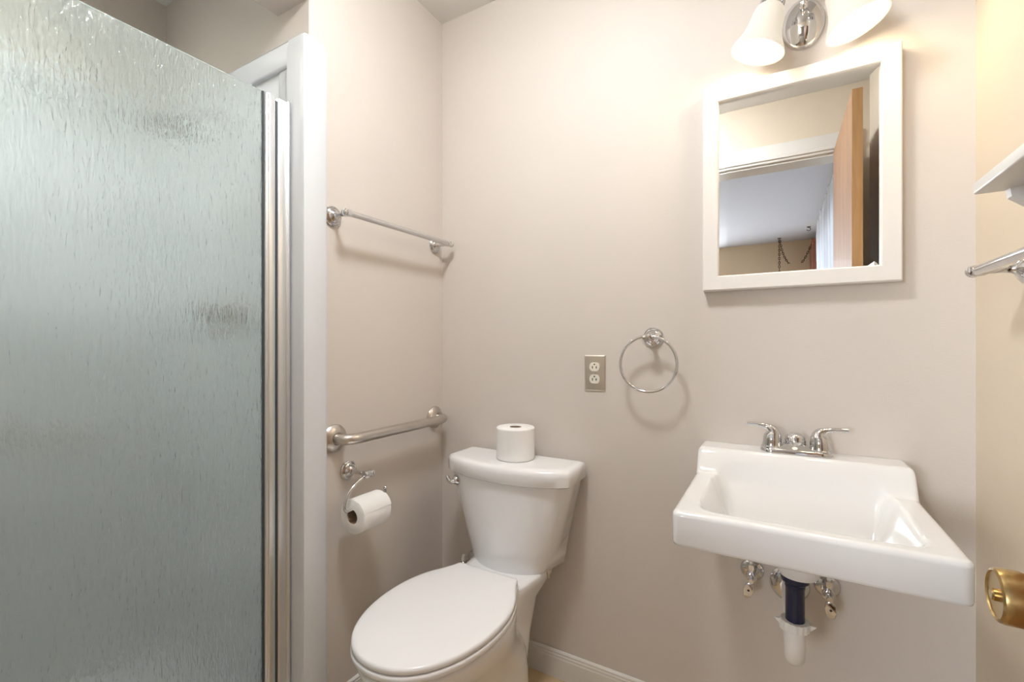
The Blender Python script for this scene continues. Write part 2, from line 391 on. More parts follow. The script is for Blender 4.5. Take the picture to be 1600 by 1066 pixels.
t = thing('shower_grab_bar', 'grey grab bar inside the shower, blurred low behind the glass', 'grab bar', (XA + 0.02, -1.10, 0.90))
xb = XA + 0.0215
obj('bar', G().tube(crom([(xb, -1.20, 0.925), (xb + 0.045, -1.19, 0.92), (xb + 0.055, -1.15, 0.915), (xb + 0.055, -0.95, 0.85), (xb + 0.055, -0.89, 0.83), (xb + 0.045, -0.86, 0.82), (xb, -0.85, 0.82)], 6), 0.014), M['nickel'], t)
for y, z in ((-1.20, 0.925), (-0.85, 0.82)):
    obj('flange', G().lathe([(0.038, 0), (0.036, 0.008), (0.017, 0.012)], (xb, y, z), (1, 0, 0)), M['nickel'], t)

# ------------------------------------------------------------------ towel bars etc.
ROS = [(0.030, 0), (0.030, 0.004), (0.0275, 0.007), (0.0265, 0.0065), (0.0255, 0.009), (0.021, 0.012), (0.020, 0.0115), (0.018, 0.014), (0.010, 0.019), (0.0075, 0.024)]
def post(p, axis, length):
    g = G().lathe(ROS + [(0.0065, 0.032), (0.0065, length - 0.018), (0.0095, length - 0.012), (0.0105, length), (0.009, length + 0.009), (0, length + 0.010)], p, axis, 40)
    return g
def bar_cap(p, axis):
    return G().lathe([(0.006, 0), (0.0105, 0.001), (0.0105, 0.006), (0.0085, 0.007), (0.0085, 0.009), (0.0105, 0.010), (0.0105, 0.015), (0.007, 0.018), (0, 0.019)], p, axis, 28)
def towel_bar(label, xw, s, y0, y1, z, off, rb=0.0088):
    t = thing('towel_bar', label, 'towel bar', (xw, (y0 + y1) / 2, z), 'chrome towel bars')
    for y in (y0, y1):
        obj('post', post((xw + s * 0.0005, y, z), (s, 0, 0), off), M['chrome'], t, sharp=30)
    a, c = min(y0, y1), max(y0, y1)
    obj('rail', G().tube([(xw + s * off, a - 0.004, z), (xw + s * off, c + 0.004, z)], rb, 24), M['chrome'], t)
    obj('end_cap', bar_cap((xw + s * off, a - 0.002, z), (0, -1, 0)), M['chrome'], t)
    obj('end_cap', bar_cap((xw + s * off, c + 0.002, z), (0, 1, 0)), M['chrome'], t)
towel_bar('long chrome towel bar high on the wall between shower and toilet corner', 0, 1, -0.512, -0.046, 1.500, 0.070)
towel_bar('chrome towel bar below the white shelf at the right edge', W, -1, -0.255, -0.715, 1.257, 0.070)

t = thing('grab_bar', 'brushed steel grab bar on the wall above the paper holder', 'grab bar', (0, -0.277, 0.842))
zb = 0.842; ya, yb2 = -0.506, -0.048
path = [(0.003, ya, zb), (0.030, ya, zb), (0.048, ya + 0.008, zb), (0.057, ya + 0.028, zb), (0.060, ya + 0.055, zb), (0.060, ya + 0.09, zb), (0.060, ya + 0.16, zb), (0.060, (ya + yb2) / 2, zb), (0.060, yb2 - 0.16, zb), (0.060, yb2 - 0.09, zb), (0.060, yb2 - 0.055, zb), (0.057, yb2 - 0.028, zb), (0.048, yb2 - 0.008, zb), (0.030, yb2, zb), (0.003, yb2, zb)]
obj('bar', G().tube(crom(path, 6), 0.016, 28), M['nickel'], t)
for y in (ya, yb2):
    obj('flange', G().lathe([(0.042, 0.0005), (0.042, 0.004), (0.039, 0.008), (0.026, 0.017), (0.0185, 0.018), (0.0165, 0.016)], (0, y, zb), (1, 0, 0), 48), M['nickel'], t, sharp=30)

# paper holder with roll
t = thing('toilet_paper_holder', 'chrome hook-arm toilet paper holder under the steel grab bar', 'toilet paper holder', (0, -0.455, 0.735))
ph = Vector((0, -0.455, 0.735))
obj('post', post((0.0005, ph.y, ph.z), (1, 0, 0), 0.082), M['chrome'], t, sharp=30)
obj('end_knob', G().lathe([(0.0105, -0.012), (0.0115, -0.006), (0.0115, 0.008), (0.009, 0.012), (0.009, 0.015), (0.011, 0.016), (0.011, 0.020), (0, 0.023)], (0.083, ph.y, ph.z), (0, 1, 0), 28), M['chrome'], t, sharp=30)
RX, RZ = 0.086, 0.636
arm = crom([(0.083, ph.y - 0.008, ph.z - 0.004), (0.083, ph.y - 0.035, ph.z - 0.014), (0.084, ph.y - 0.066, ph.z - 0.036), (0.085, ph.y - 0.083, ph.z - 0.068), (0.086, ph.y - 0.078, ph.z - 0.086), (RX, ph.y - 0.060, RZ + 0.010), (RX, ph.y - 0.03, RZ + 0.010), (RX, ph.y + 0.055, RZ + 0.010), (RX, ph.y + 0.067, RZ + 0.018), (RX, ph.y + 0.070, RZ + 0.038)], 6)
obj('hook_arm', G().tube(arm, 0.0042, 12).sphere((RX, ph.y + 0.070, RZ + 0.040), 0.0058), M['chrome'], t)
def roll(name, label, c, axis, R, L, r0, sub):
    t = thing('toilet_paper_roll', label, 'toilet paper', c, 'toilet paper rolls')
    nr = 26
    prof = [(r0, 0.0), (R - 0.003, 0.0), (R - 0.001, 0.0015), (R, 0.004)]
    prof += [(R - (0.0004 if i % 2 else 0), 0.004 + (L - 0.008) * i / nr) for i in range(1, nr)]
    prof += [(R, L - 0.004), (R - 0.001, L - 0.0015), (R - 0.003, L), (r0, L)]
    obj('paper', G().lathe(prof, c, axis, 56, closed=True), M['paper'], t)
    obj('core', G().lathe([(r0, 0.001), (r0, L - 0.001), (r0 - 0.001, L - 0.001), (r0 - 0.001, 0.001)], c, axis, 40, closed=True), M['card'], t, label='brown cardboard core')
    return t
tr_ = roll('roll', 'toilet paper roll hanging on the chrome holder', (RX, ph.y - 0.058, RZ - 0.009), (0, 1, 0), 0.050, 0.106, 0.021, 0)
# loose end sheet
a0 = 0.9
g = G()
cs = []
for i in range(10):
    a = math.radians(62 - i * 5); cs.append((RX + math.cos(a) * 0.0512, RZ - 0.009 + math.sin(a) * 0.0512))
r = []
for y in (ph.y - 0.0575, ph.y + 0.0475):
    r.append([(x, y, z) for x, z in cs] + [(x - 0.0012, y, z - 0.0008) for x, z in reversed(cs)])
g.rings(r)
obj('loose_sheet', g, M['paper'], tr_)

# ------------------------------------------------------------------ toilet
TX = 0.377
t = thing('toilet', 'white two-piece toilet with closed elongated seat below the outlet', 'toilet', (TX, -0.40, 0))
def egg(hw, yb, yf, z, p=0.0, n=72, sq=2.0, eg=0.10):
    out = []
    for i in range(n):
        a = 2 * PI * i / n
        c, s_ = math.cos(a), math.sin(a)
        cc = math.copysign(abs(c) ** (2 / sq), c); ss = math.copysign(abs(s_) ** (2 / sq), s_)
        y = (yb + yf) / 2 + (yb - yf) / 2 * cc
        out.append((TX + hw * ss * (1 + eg * cc), y, z))
    return out
g = G()
R_ = [egg(.120, -.105, -.545, 0.0, eg=0, sq=3), egg(.122, -.103, -.548, .012, eg=0, sq=3), egg(.118, -.108, -.540, .03, eg=0, sq=3), egg(.112, -.115, -.520, .07, eg=.04, sq=3), egg(.110, -.118, -.515, .13, eg=.05, sq=2.9), egg(.112, -.125, -.525, .18, eg=.05, sq=2.7),
      egg(.122, -.15, -.56, .23, eg=.04, sq=2.4), egg(.138, -.185, -.615, .28), egg(.156, -.21, -.665, .32), egg(.168, -.228, -.700, .355), egg(.173, -.235, -.712, .380), egg(.174, -.236, -.714, .393), egg(.170, -.24, -.708, .398), egg(.150, -.26, -.68, .398)]
g.rings(R_)
obj('bowl', g, M['ceramic'], t, sharp=60)
g = G()
def rrect(hx, y0, y1, z, sq=6, n=64, hx2=None):
    out = []
    for i in range(n):
        a = 2 * PI * i / n; c, s_ = math.cos(a), math.sin(a)
        cc = math.copysign(abs(c) ** (2 / sq), c); ss = math.copysign(abs(s_) ** (2 / sq), s_)
        k = (cc + 1) / 2            # 1 at y0 (wall side), 0 at y1
        h = hx * (1 - k) + (hx2 if hx2 is not None else hx) * k
        out.append((TX + h * ss, (y0 + y1) / 2 + (y0 - y1) / 2 * cc, z))
    return out
g.rings([rrect(.080, -.12, -.30, .12), rrect(.088, -.11, -.30, .22), rrect(.098, -.08, -.29, .32), rrect(.108, -.035, -.275, .375, hx2=.13), rrect(.112, -.03, -.272, .400, hx2=.14), rrect(.108, -.034, -.268, .407, hx2=.135), rrect(.09, -.05, -.25, .408, hx2=.12)])
obj('tank_deck', g, M['ceramic'], t, sharp=60)
# tank: plan shape with bowed front
def tank_ring(hwf, hwb, yb, yc, yf, z, n=18, r=0.014):
    pts = []
    pts.append((TX - hwb + 0.006, yb)); pts.append((TX - hwb, yb - 0.006))
    # left side to front corner
    pts.append((TX - hwf, yc + r)); pts.append((TX - hwf + r * .3, yc + r * .3))
    for i in range(1, n):
        s_ = -1 + 2 * i / n
        pts.append((TX + s_ * (hwf - r * .2), yc + (yf - yc) * (1 - abs(s_) ** 2.2)))
    pts.append((TX + hwf - r * .3, yc + r * .3)); pts.append((TX + hwf, yc + r))
    pts.append((TX + hwb, yb - 0.006)); pts.append((TX + hwb - 0.006, yb))
    return [(x, y, z) for x, y in pts]
zt = [(.403, .124, .148, -.030, -.128, -.184), (.408, .133, .156, -.024, -.141, -.195), (.44, .144, .162, -.022, -.142, -.196), (.50, .162, .172, -.021, -.146, -.200), (.58, .185, .190, -.02, -.149, -.203), (.66, .206, .208, -.02, -.151, -.206), (.698, .214, .215, -.02, -.152, -.207)]
g = G().rings([tank_ring(a, b2, c, d, e2, z) for z, a, b2, c, d, e2 in zt])
obj('tank', g, M['ceramic'], t, sharp=50)
lz = [(.690, .222, .222, -.016, -.156, -.213), (.694, .227, .227, -.013, -.160, -.217), (.722, .2285, .2285, -.012, -.161, -.2185), (.734, .227, .227, -.013, -.160, -.217), (.741, .222, .222, -.018, -.155, -.212), (.744, .212, .212, -.027, -.147, -.203), (.7445, .200, .200, -.036, -.138, -.194)]
g = G().rings([tank_ring(a, b2, c, d, e2, z) for z, a, b2, c, d, e2 in lz])
obj('tank_lid', g, M['ceramic'], t, sharp=50)
lv = Vector((TX - 0.176, -0.170, 0.663))
g = G().lathe([(0.017, 0), (0.017, 0.005), (0.012, 0.012), (0.009, 0.016), (0, 0.017)], lv, (-0.25, -1, 0), 32)
g.tube(crom([lv + Vector((0, -0.014, 0)), lv + Vector((-0.010, -0.020, -0.003)), lv + Vector((-0.022, -0.018, 0.002)), lv + Vector((-0.032, -0.012, 0.010))], 6), [0.008] * 7 + [0.0075] * 6 + [0.0065] * 6, 14)
obj('flush_lever', g, M['chrome'], t, label='chrome flush lever')
# seat and lid
so = [(0, 0), (.060, .001), (.098, .001), (.108, -.006), (.1135, -.022), (.130, -.055), (.155, -.10), (.172, -.155), (.1785, -.215), (.174, -.285), (.155, -.355), (.118, -.418), (.065, -.460), (0, -.474)]
ctrl = [(x, y, 0) for x, y in so] + [(-x, y, 0) for x, y in reversed(so[1:-1])]
SO = crom(ctrl, 6, closed=True)
def seat_ring(k, z, yoff=-.245, dome=0):
    c = Vector((0, -.235, 0))
    return [(TX + c.x + (p.x - c.x) * k, yoff + c.y + (p.y - c.y) * k, z) for p in SO]
obj('seat_ring', G().rings([seat_ring(.93, .4005), seat_ring(.985, .4015), seat_ring(.998, .406), seat_ring(1.0, .412), seat_ring(.995, .417), seat_ring(.975, .4185)]), M['seat'], t, sharp=60)
obj('seat_lid', G().rings([seat_ring(.95, .4200), seat_ring(.975, .4202), seat_ring(.990, .4225), seat_ring(.992, .429), seat_ring(.984, .4335), seat_ring(.965, .4355), seat_ring(.92, .4368), seat_ring(.80, .4385), seat_ring(.55, .4400), seat_ring(.25, .4405), seat_ring(.02, .4405)]), M['seat'], t, sharp=60)
for s_ in (-1, 1):
    obj('hinge_cap', G().lathe([(0.016, 0), (0.016, 0.008), (0.012, 0.013), (0, 0.014)], (TX + s_ * 0.075, -0.232, 0.4075), (0, 0, 1), 24), M['seat'], t)
    obj('tank_bolt', G().lathe([(0.009, 0), (0.009, 0.012), (0.004, 0.014), (0.004, 0.028), (0, 0.028)], (TX + s_ * 0.133, -0.10, 0.408), (0, 0, -1), 16), M['steelplate'], t)
# supply stop for the toilet, mostly hidden behind the bowl
t = thing('toilet_supply_valve', 'small supply stop with white tip in the corner behind the toilet seat', 'valve', (0.15, 0, 0.318))
vx, vz = 0.150, 0.318
g = G().lathe([(0.026, 0.0005), (0.024, 0.006), (0.008, 0.012), (0.008, 0.075), (0, 0.075)], (vx, 0, vz), (0, -1, 0), 28)
g.lathe([(0.010, -0.012), (0.011, -0.008), (0.011, 0.010), (0.007, 0.014), (0, 0.014)], (vx, -0.066, vz), (0, 0, 1), 24)
obj('stop', g, M['chrome'], t)
obj('handle', G().lathe([(0.005, 0.012), (0.007, 0.016), (0.009, 0.024), (0.006, 0.038), (0, 0.041)], (vx, -0.066, vz), (0.1, 0, 1), 20), M['pvc'], t, label='white handle tip')
obj('riser', G().tube(crom([(vx, -0.066, vz - 0.010), (vx + 0.006, -0.067, vz - 0.05), (vx + 0.045, -0.070, vz - 0.06), (0.232, -0.075, 0.30), (0.240, -0.08, 0.372)]), 0.005), M['chrome'], t)
obj('coupling_nut', G().lathe([(0.014, 0), (0.016, 0.008), (0.014, 0.022), (0.008, 0.030)], (0.240, -0.08, 0.3715), (0, 0, 1), 12), M['pvc'], t, label='white coupling nut')

roll('roll', 'toilet paper roll standing upright on the toilet tank lid', (0.388, -0.098, 0.7447), (0, 0, 1), 0.0635, 0.104, 0.020, 0)

# ------------------------------------------------------------------ outlet
ox, oz = 0.629, 1.029
t = thing('electrical_outlet', 'steel wall plate with ivory duplex outlet left of the towel ring', 'outlet', (ox, 0, oz))
g = G().rings([[(ox + sx * (0.035 - i), -d, oz + sz * (0.0575 - i)) for sx, sz in ((-1, -1), (1, -1), (1, 1), (-1, 1))] for d, i in ((0.0005, 0), (0.003, 0), (0.0055, 0.0035), (0.0058, 0.006))])
obj('wall_plate', g, M['steelplate'], t, sharp=20)
for s_ in (-1, 1):
    zc = oz + s_ * 0.0195
    ring = []
    for i in range(48):
        a = 2 * PI * i / 48
        ring.append((0.0172 * math.cos(a), max(-0.0142, min(0.0142, 0.0172 * math.sin(a)))))
    g = G().rings([[(ox + x * k, -d, zc + z * k) for x, z in ring] for d, k in ((0.004, 1), (0.0078, 1), (0.0083, 0.97))])
    rc = obj('receptacle', g, M['ivory'], t)
    for dx, hh in ((-0.0062, 0.0042), (0.0062, 0.0036)):
        obj('slot', G().box(ox + dx - 0.0013, ox + dx + 0.0013, -0.0088, -0.0080, zc - 0.004 - hh + 0.003, zc - 0.004 + hh + 0.003), M['black'], rc)
    obj('ground_hole', G().lathe([(0.0026, 0), (0.0026, 0.0008), (0, 0.0008)], (ox, -0.0080, zc + 0.0085), (0, -1, 0), 16), M['black'], rc)
obj('screw', G().lathe([(0.0035, 0), (0.003, 0.0015), (0, 0.002)], (ox, -0.0056, oz), (0, -1, 0), 16), M['steelplate'], t)

# ------------------------------------------------------------------ towel ring
tx, tz = 0.814, 1.143
t = thing('towel_ring', 'round chrome towel ring between the outlet and the sink', 'towel ring', (tx, 0, tz))
obj('post', G().lathe(ROS + [(0.007, 0.034), (0.007, 0.046), (0.0095, 0.050), (0.0105, 0.058), (0.0095, 0.066), (0, 0.068)], (tx, -0.0005, tz), (0, -1, 0), 40), M['chrome'], t, sharp=30)
obj('ring_holder', G().tube([(tx - 0.017, -0.058, tz - 0.001), (tx + 0.012, -0.058, tz - 0.001)], 0.0075, 20), M['chrome'], t)
rr = 0.0815
obj('ring', G().tube([(tx - 0.003 + rr * math.sin(a), -0.058 + 0.004 * math.cos(a), tz + 0.003 - rr + rr * math.cos(a)) for a in [2 * PI * i / 96 for i in range(96)]], 0.0044, 14, closed=True), M['chrome'], t)

# ------------------------------------------------------------------ mirror
mx0, mx1, mz0, mz1, fy, fw = 0.957, 1.391, 1.271, 1.832, -0.035, 0.040
t = thing('mirror', 'white wood-framed mirror hanging on the wall above the sink', 'mirror', ((mx0 + mx1) / 2, 0, mz0))
def member(a, b_, c, d):   # outer a-b, inner d-c in (x, z)
    rs = []
    pr = [(0.0, -0.001), (0.0, fy + 0.003), (0.07, fy), (0.93, fy), (1.0, fy + 0.003), (1.0, -0.001)]
    r0 = [(a[0] + (d[0] - a[0]) * k, y, a[1] + (d[1] - a[1]) * k) for k, y in pr]
    r1 = [(b_[0] + (c[0] - b_[0]) * k, y, b_[1] + (c[1] - b_[1]) * k) for k, y in pr]
    return G().rings([r0, r1])
O = [(mx0, mz0), (mx1, mz0), (mx1, mz1), (mx0, mz1)]; e_ = 0.0003
I = [(mx0 + fw, mz0 + fw), (mx1 - fw, mz0 + fw), (mx1 - fw, mz1 - fw), (mx0 + fw, mz1 - fw)]
for i, nm in enumerate(('bottom_rail', 'side_stile', 'top_rail', 'side_stile')):
    j = (i + 1) % 4
    obj(nm, member(O[i], O[j], I[j], I[i]), M['frame'], t, sharp=20)
def rr4(ins, y):
    return [(mx0 + fw + ins, y, mz0 + fw + ins), (mx1 - fw - ins, y, mz0 + fw + ins), (mx1 - fw - ins, y, mz1 - fw - ins), (mx0 + fw + ins, y, mz1 - fw - ins)]
my = fy + 0.012
g = G().rings([rr4(-0.004, -0.004), rr4(-0.004, my + 0.0006), rr4(0.0, my + 0.0003), rr4(0.020, my)])
o = obj('mirror_glass', g, M['mirror'], t, sharp=1)
for p in o.data.polygons: p.use_smooth = False

# ------------------------------------------------------------------ vanity light
lx, lz_ = 1.196, 1.955
t = thing('vanity_light', 'chrome two-light wall fixture with frosted bell shades above the mirror', 'wall light', (lx, 0, lz_))
g = G().lathe([(0.066, 0.0008), (0.066, 0.004), (0.060, 0.014), (0.046, 0.024), (0.028, 0.031), (0.012, 0.034), (0, 0.0345)], (lx, 0, lz_), (0, -1, 0), 56, sx=0.73)
obj('backplate', g, M['chrome'], t, sharp=50)
obj('finial', G().lathe([(0.010, 0.03), (0.010, 0.036), (0.006, 0.040), (0.009, 0.046), (0.007, 0.054), (0, 0.057)], (lx, 0, lz_ + 0.028), (0, -1, 0), 24), M['chrome'], t)
SP = math.radians(17)
for s_ in (-1, 1):
    mouth = Vector((lx + s_ * 0.103, -0.094, 1.864))
    ax = Vector((-s_ * math.sin(SP), 0, math.cos(SP)))      # from mouth up to neck
    top = mouth + ax * 0.115
    armp = crom([(lx, -0.030, lz_ + 0.045), (lx + s_ * 0.008, -0.075, lz_ + 0.09), (lx + s_ * 0.03, -0.100, lz_ + 0.118), tuple(top + ax * 0.045 + Vector((s_ * -0.004, 0, 0.004))), tuple(top + ax * 0.030)], 6)
    obj('arm', G().tube(armp, 0.007, 16), M['chrome'], t)
    obj('socket_cup', G().lathe([(0.010, 0.040), (0.016, 0.034), (0.026, 0.022), (0.029, 0.004), (0.028, -0.006), (0.024, -0.006), (0.024, 0.004), (0.010, 0.02)], top, ax, 36, closed=True), M['chrome'], t)
    outp = [(0.0640, 0.0), (0.0610, 0.008), (0.0540, 0.022), (0.0465, 0.038), (0.0415, 0.055), (0.0390, 0.072), (0.0370, 0.090), (0.0325, 0.104), (0.0240, 0.114)]
    inp = [(r - 0.003, h + 0.0005) for r, h in reversed(outp)]
    sh = obj('lamp_shade', G().lathe(outp + inp, mouth, ax, 56, closed=True), M['shade'], t, sharp=70)
    bl = obj('bulb', G().lathe([(0.0, -0.052), (0.012, -0.050), (0.020, -0.042), (0.024, -0.030), (0.022, -0.016), (0.014, -0.002), (0.012, 0.010), (0, 0.012)], mouth + ax * 0.085, ax, 28), M['bulb'], t)
    bl.visible_shadow = True
    p = mouth + ax * 0.030
    point('vanity_bulb_light', p, BULB_W, (1.0, 0.79, 0.50), 0.035)

# ceiling light (out of frame, lights the room)
t = thing('ceiling_light', 'round flush ceiling light in the middle of the bathroom ceiling', 'ceiling light', (0.66, -0.82, H))
obj('base_ring', G().lathe([(0.13, 0.0005), (0.13, 0.018), (0.12, 0.022), (0, 0.022)], (0.66, -0.82, H), (0, 0, -1), 48), M['trim'], t)
obj('dome', G().lathe([(0.118, 0.0225), (0.112, 0.045), (0.09, 0.066), (0.05, 0.08), (0, 0.084)], (0.66, -0.82, H), (0, 0, -1), 40), M['dome'], t)

t = thing('shower_fill_light', 'small cylindrical fill light added out of view in the shower alcove', 'ceiling light', (-0.50, -1.12, H))  # added unseen lamp that brightens the shower behind the glass
obj('housing', G().lathe([(0.085, 0.0005), (0.085, 0.09), (0.074, 0.09), (0.074, 0.004), (0, 0.004)], (-0.50, -1.12, H), (0, 0, -1), 40), M['trim'], t)  # deep rim of the added lamp shades the upper alcove walls
obj('lens', G().lathe([(0.072, 0.006), (0.072, 0.012), (0, 0.014)], (-0.50, -1.12, H), (0, 0, -1), 32), M['shower_fill'], t)

# ------------------------------------------------------------------ sink
sx0, sx1, sy1 = 0.953, 1.403, -0.455
scx = (sx0 + sx1) / 2
ZL, ZR = 0.845, 0.787
t = thing('sink', 'white wall-hung rectangular bathroom sink below the mirror', 'sink', (scx, 0, 0.71))
def sst(a, b_, x):
    x = max(0, min(1, (x - a) / (b_ - a))); return x * x * (3 - 2 * x)
def ztop(x, y):
    z = ZL + (ZR - ZL) * sst(0.080, 0.130, -y)
    dx = 0.183 - abs(x - scx); dyb = -0.104 - y; dyf = y + 0.424
    if dx > 0 and dyb > 0 and dyf > 0:
        def e_(d, w_): return min(1.0, d / w_)
        k = 1 - ((1 - e_(dx, 0.050)) ** 3.2 + (1 - e_(dyb, 0.095)) ** 3.2 + (1 - e_(dyf, 0.075)) ** 3.2) ** (1 / 3.2)
        k = max(0, k); f = sst(-0.10, 1.0, k) - sst(-0.10, 1.0, 0) * (1 - k)
        z = z + (0.688 - z) * f - 0.008 * max(0, 1 - math.hypot((x - scx) / 0.16, (y + 0.225) / 0.12))
    return z
RC = 0.011
NX, NY = 96, 96
xs = [sx0 + RC * (1 - math.cos(PI / 2 * i / 6)) for i in range(6)] + [sx0 + RC + (sx1 - sx0 - 2 * RC) * i / NX for i in range(NX + 1)] + [sx1 - RC * (1 - math.cos(PI / 2 * i / 6)) for i in reversed(range(6))]
ys = [-0.0015 - 0.006 * i / 2 for i in range(2)] + [-0.0075 + (sy1 + RC + 0.0075) * i / NY for i in range(NY + 1)] + [sy1 + RC * (1 - math.cos(PI / 2 * i / 6)) for i in reversed(range(6))]
def edge_round(x, y):
    d = max(0, RC - min(x - sx0, sx1 - x, y - sy1)); return RC - math.sqrt(max(0, RC * RC - d * d))
def corner(x, y, r=0.018):
    # round the plan corners at the front
    for xc, s_ in ((sx0 + r, -1), (sx1 - r, 1)):
        yc = sy1 + r
        if (x - xc) * s_ > 0 and y < yc:
            dx, dy = x - xc, y - yc; m_ = max(abs(dx), abs(dy)); d = math.hypot(dx, dy)
            if d > 0: return xc + dx * m_ / d, yc + dy * m_ / d
    return x, y
g = G(); nx, ny = len(xs), len(ys)
top = [[None] * nx for _ in ys]; V = []; F = []
for j, y in enumerate(ys):
    for i, x in enumerate(xs):
        cx_, cy_ = corner(x, y)
        V.append((cx_, cy_, ztop(x, y) - edge_round(x, y)))
ZAP = 0.716
for j, y in enumerate(ys):
    for i, x in enumerate(xs):
        cx_, cy_ = corner(x, y)
        ins = 0.010
        k = edge_round(x, y)
        # underside: skirt hollow, bowl bottom follows the basin
        zb_ = min(ZAP + 0.0, ztop(x, y) - 0.016)
        V.append((scx + (cx_ - scx) * 0.985, cy_ * 0.985, zb_ ))
N0 = nx * ny
def q(a, b_, c, d): F.append((a, b_, c, d))
for j in range(ny - 1):
    for i in range(nx - 1):
        a = j * nx + i
        q(a, a + nx, a + nx + 1, a + 1)
        q(N0 + a, N0 + a + 1, N0 + a + nx + 1, N0 + a + nx)
def wall_loop():
    L = [j * nx for j in range(ny)] + [(ny - 1) * nx + i for i in range(1, nx)] + [j * nx + nx - 1 for j in range(ny - 2, -1, -1)] + [i for i in range(nx - 2, 0, -1)]
    return L
L = wall_loop()
# extra ring for the rounded lower edge of the apron
base = len(V)
for idx in L:
    x, y, z = V[idx]; V.append((x, y, ZAP + 0.008))
b2 = len(V)
for idx in L:
    x, y, z = V[idx]; V.append((scx + (x - scx) * 0.995, y * 0.995, ZAP + 0.002))
k = len(L)
for i in range(k):
    j = (i + 1) % k
    q(L[i], L[j], base + j, base + i)
    q(base + i, base + j, b2 + j, b2 + i)
    q(b2 + i, b2 + j, N0 + L[j], N0 + L[i])
g.add(V, F)
obj('basin', g, M['sinkc'], t, sharp=50)
DXc, DYc = scx - 0.006, -0.225
obj('drain_flange', G().lathe([(0.032, 0), (0.030, 0.003), (0.020, 0.004), (0.018, 0.0035)], (scx, DYc, 0.6805), (0, 0, 1), 40), M['chrome'], t)
obj('stopper', G().lathe([(0.019, 0), (0.019, 0.007), (0.014, 0.011), (0, 0.012)], (scx, DYc, 0.683), (0, 0, 1), 32), M['chrome'], t)
obj('drain_boss', G().lathe([(0.055, 0.02), (0.048, 0), (0.044, -0.03), (0.036, -0.046), (0, -0.046)], (scx, DYc, 0.660), (0, 0, 1), 40), M['sinkc'], t)

# faucet
t = thing('faucet', 'chrome two-handle centerset faucet on the sink back ledge', 'faucet', (scx, -0.05, ZL))
fyc = -0.050
def ov(hx, hy, z, n=64, sq=2.6, yo=0):
    out = []
    for i in range(n):
        a = 2 * PI * i / n; c, s_ = math.cos(a), math.sin(a)
        # stadium
        cx_ = math.copysign(max(0, hx - hy), c); out.append((scx + cx_ + hy * c, fyc + yo + hy * s_, z))
    return out
g = G().rings([ov(.078, .027, ZL + 0.0003), ov(.0785, .0275, ZL + .004), ov(.077, .026, ZL + .010), ov(.074, .023, ZL + .0125), ov(.05, .010, ZL + .013)])
obj('base_plate', g, M['chrome'], t, sharp=40)
# central trapezoid body
def rect(hx, y0, y1, z): 
    return [(scx + sx * hx, y, z) for sx, y in ((-1, y0), (1, y0), (1, y1), (-1, y1))]
bm_g = G().rings([rect(.045, fyc + .022, fyc - .0272, ZL + .002), rect(.044, fyc + .021, fyc - .0268, ZL + .007), rect(.026, fyc + .018, fyc - .0150, ZL + .023), rect(.024, fyc + .016, fyc - .0110, ZL + .0245)])
obj('body', bm_g, M['chrome'], t, sharp=20)
g = G().lathe([(0.0235, 0.0), (0.0235, 0.010), (0.0240, 0.012), (0.0240, 0.016), (0.0232, 0.017), (0.0225, 0.022), (0.019, 0.028), (0.012, 0.0325), (0.005, 0.034), (0, 0.0342)], (scx, fyc + .008, ZL + .018), (0, 0, 1), 48)
obj('spout', g, M['chrome'], t, sharp=50)
obj('emblem', G().lathe([(0.004, 0), (0.004, 0.0012), (0, 0.0012)], (scx - .002, fyc - 0.0202, ZL + .0160), (0, -0.80, 0.60), 20, sx=1.5), M['steelplate'], t)
for s_ in (-1, 1):
    hx = scx + s_ * 0.0515
    hnd = obj('handle_base', G().lathe([(0.0255, 0.008), (0.0255, 0.014), (0.0225, 0.017), (0.0220, 0.022)], (hx, fyc, ZL), (0, 0, 1), 40), M['chrome'], t, sharp=30)
    # teardrop body leaning outwards into the lever
    pts = crom([(hx, fyc, ZL + .020), (hx + s_ * -.0005, fyc, ZL + .034), (hx - s_ * .0015, fyc, ZL + .047), (hx + s_ * .002, fyc - .001, ZL + .057), (hx + s_ * .014, fyc - .002, ZL + .0635), (hx + s_ * .032, fyc - .004, ZL + .067), (hx + s_ * .057, fyc - .006, ZL + .068)], 6)
    kk = len(pts) - 1
    rad = []
    for i in range(kk + 1):
        u_ = i / kk * 6
        tb = [.0215, .0210, .0180, .0125, .0072, .0056, .0058]
        a = int(min(5, u_)); rad.append(tb[a] + (tb[a + 1] - tb[a]) * (u_ - a))
    obj('lever', G().tube(pts, rad, 24), M['chrome'], t, sharp=60)

# drain and trap below
t = thing('drain_trap', 'dark blue tailpiece with white plastic trap under the sink', 'drain pipe', (scx - 0.006, -0.225, 0.40))
px_, py_ = scx - 0.006, -0.225
obj('tailpiece', G().lathe([(0.0185, 0.508), (0.0185, 0.585), (0.0198, 0.587), (0.0198, 0.594), (0.027, 0.600), (0.029, 0.6115), (0, 0.6115)], (px_, py_, 0), (0, 0, 1), 36).box(px_ - 0.004, px_ + 0.002, py_ - 0.0198, py_ - 0.017, 0.508, 0.585), M['navy'], t, label='dark navy tailpiece')
nutp = []
for rz, zz in ((0.0225, 0.492), (0.0270, 0.495), (0.0280, 0.510), (0.0270, 0.513), (0.0190, 0.513)):
    nutp.append([(px_ + (rz + (0.0014 if i % 4 < 2 and 0.0262 < rz else 0)) * math.cos(2 * PI * i / 64), py_ + (rz + (0.0014 if i % 4 < 2 and 0.0262 < rz else 0)) * math.sin(2 * PI * i / 64), zz) for i in range(64)])
g = G().rings(nutp)
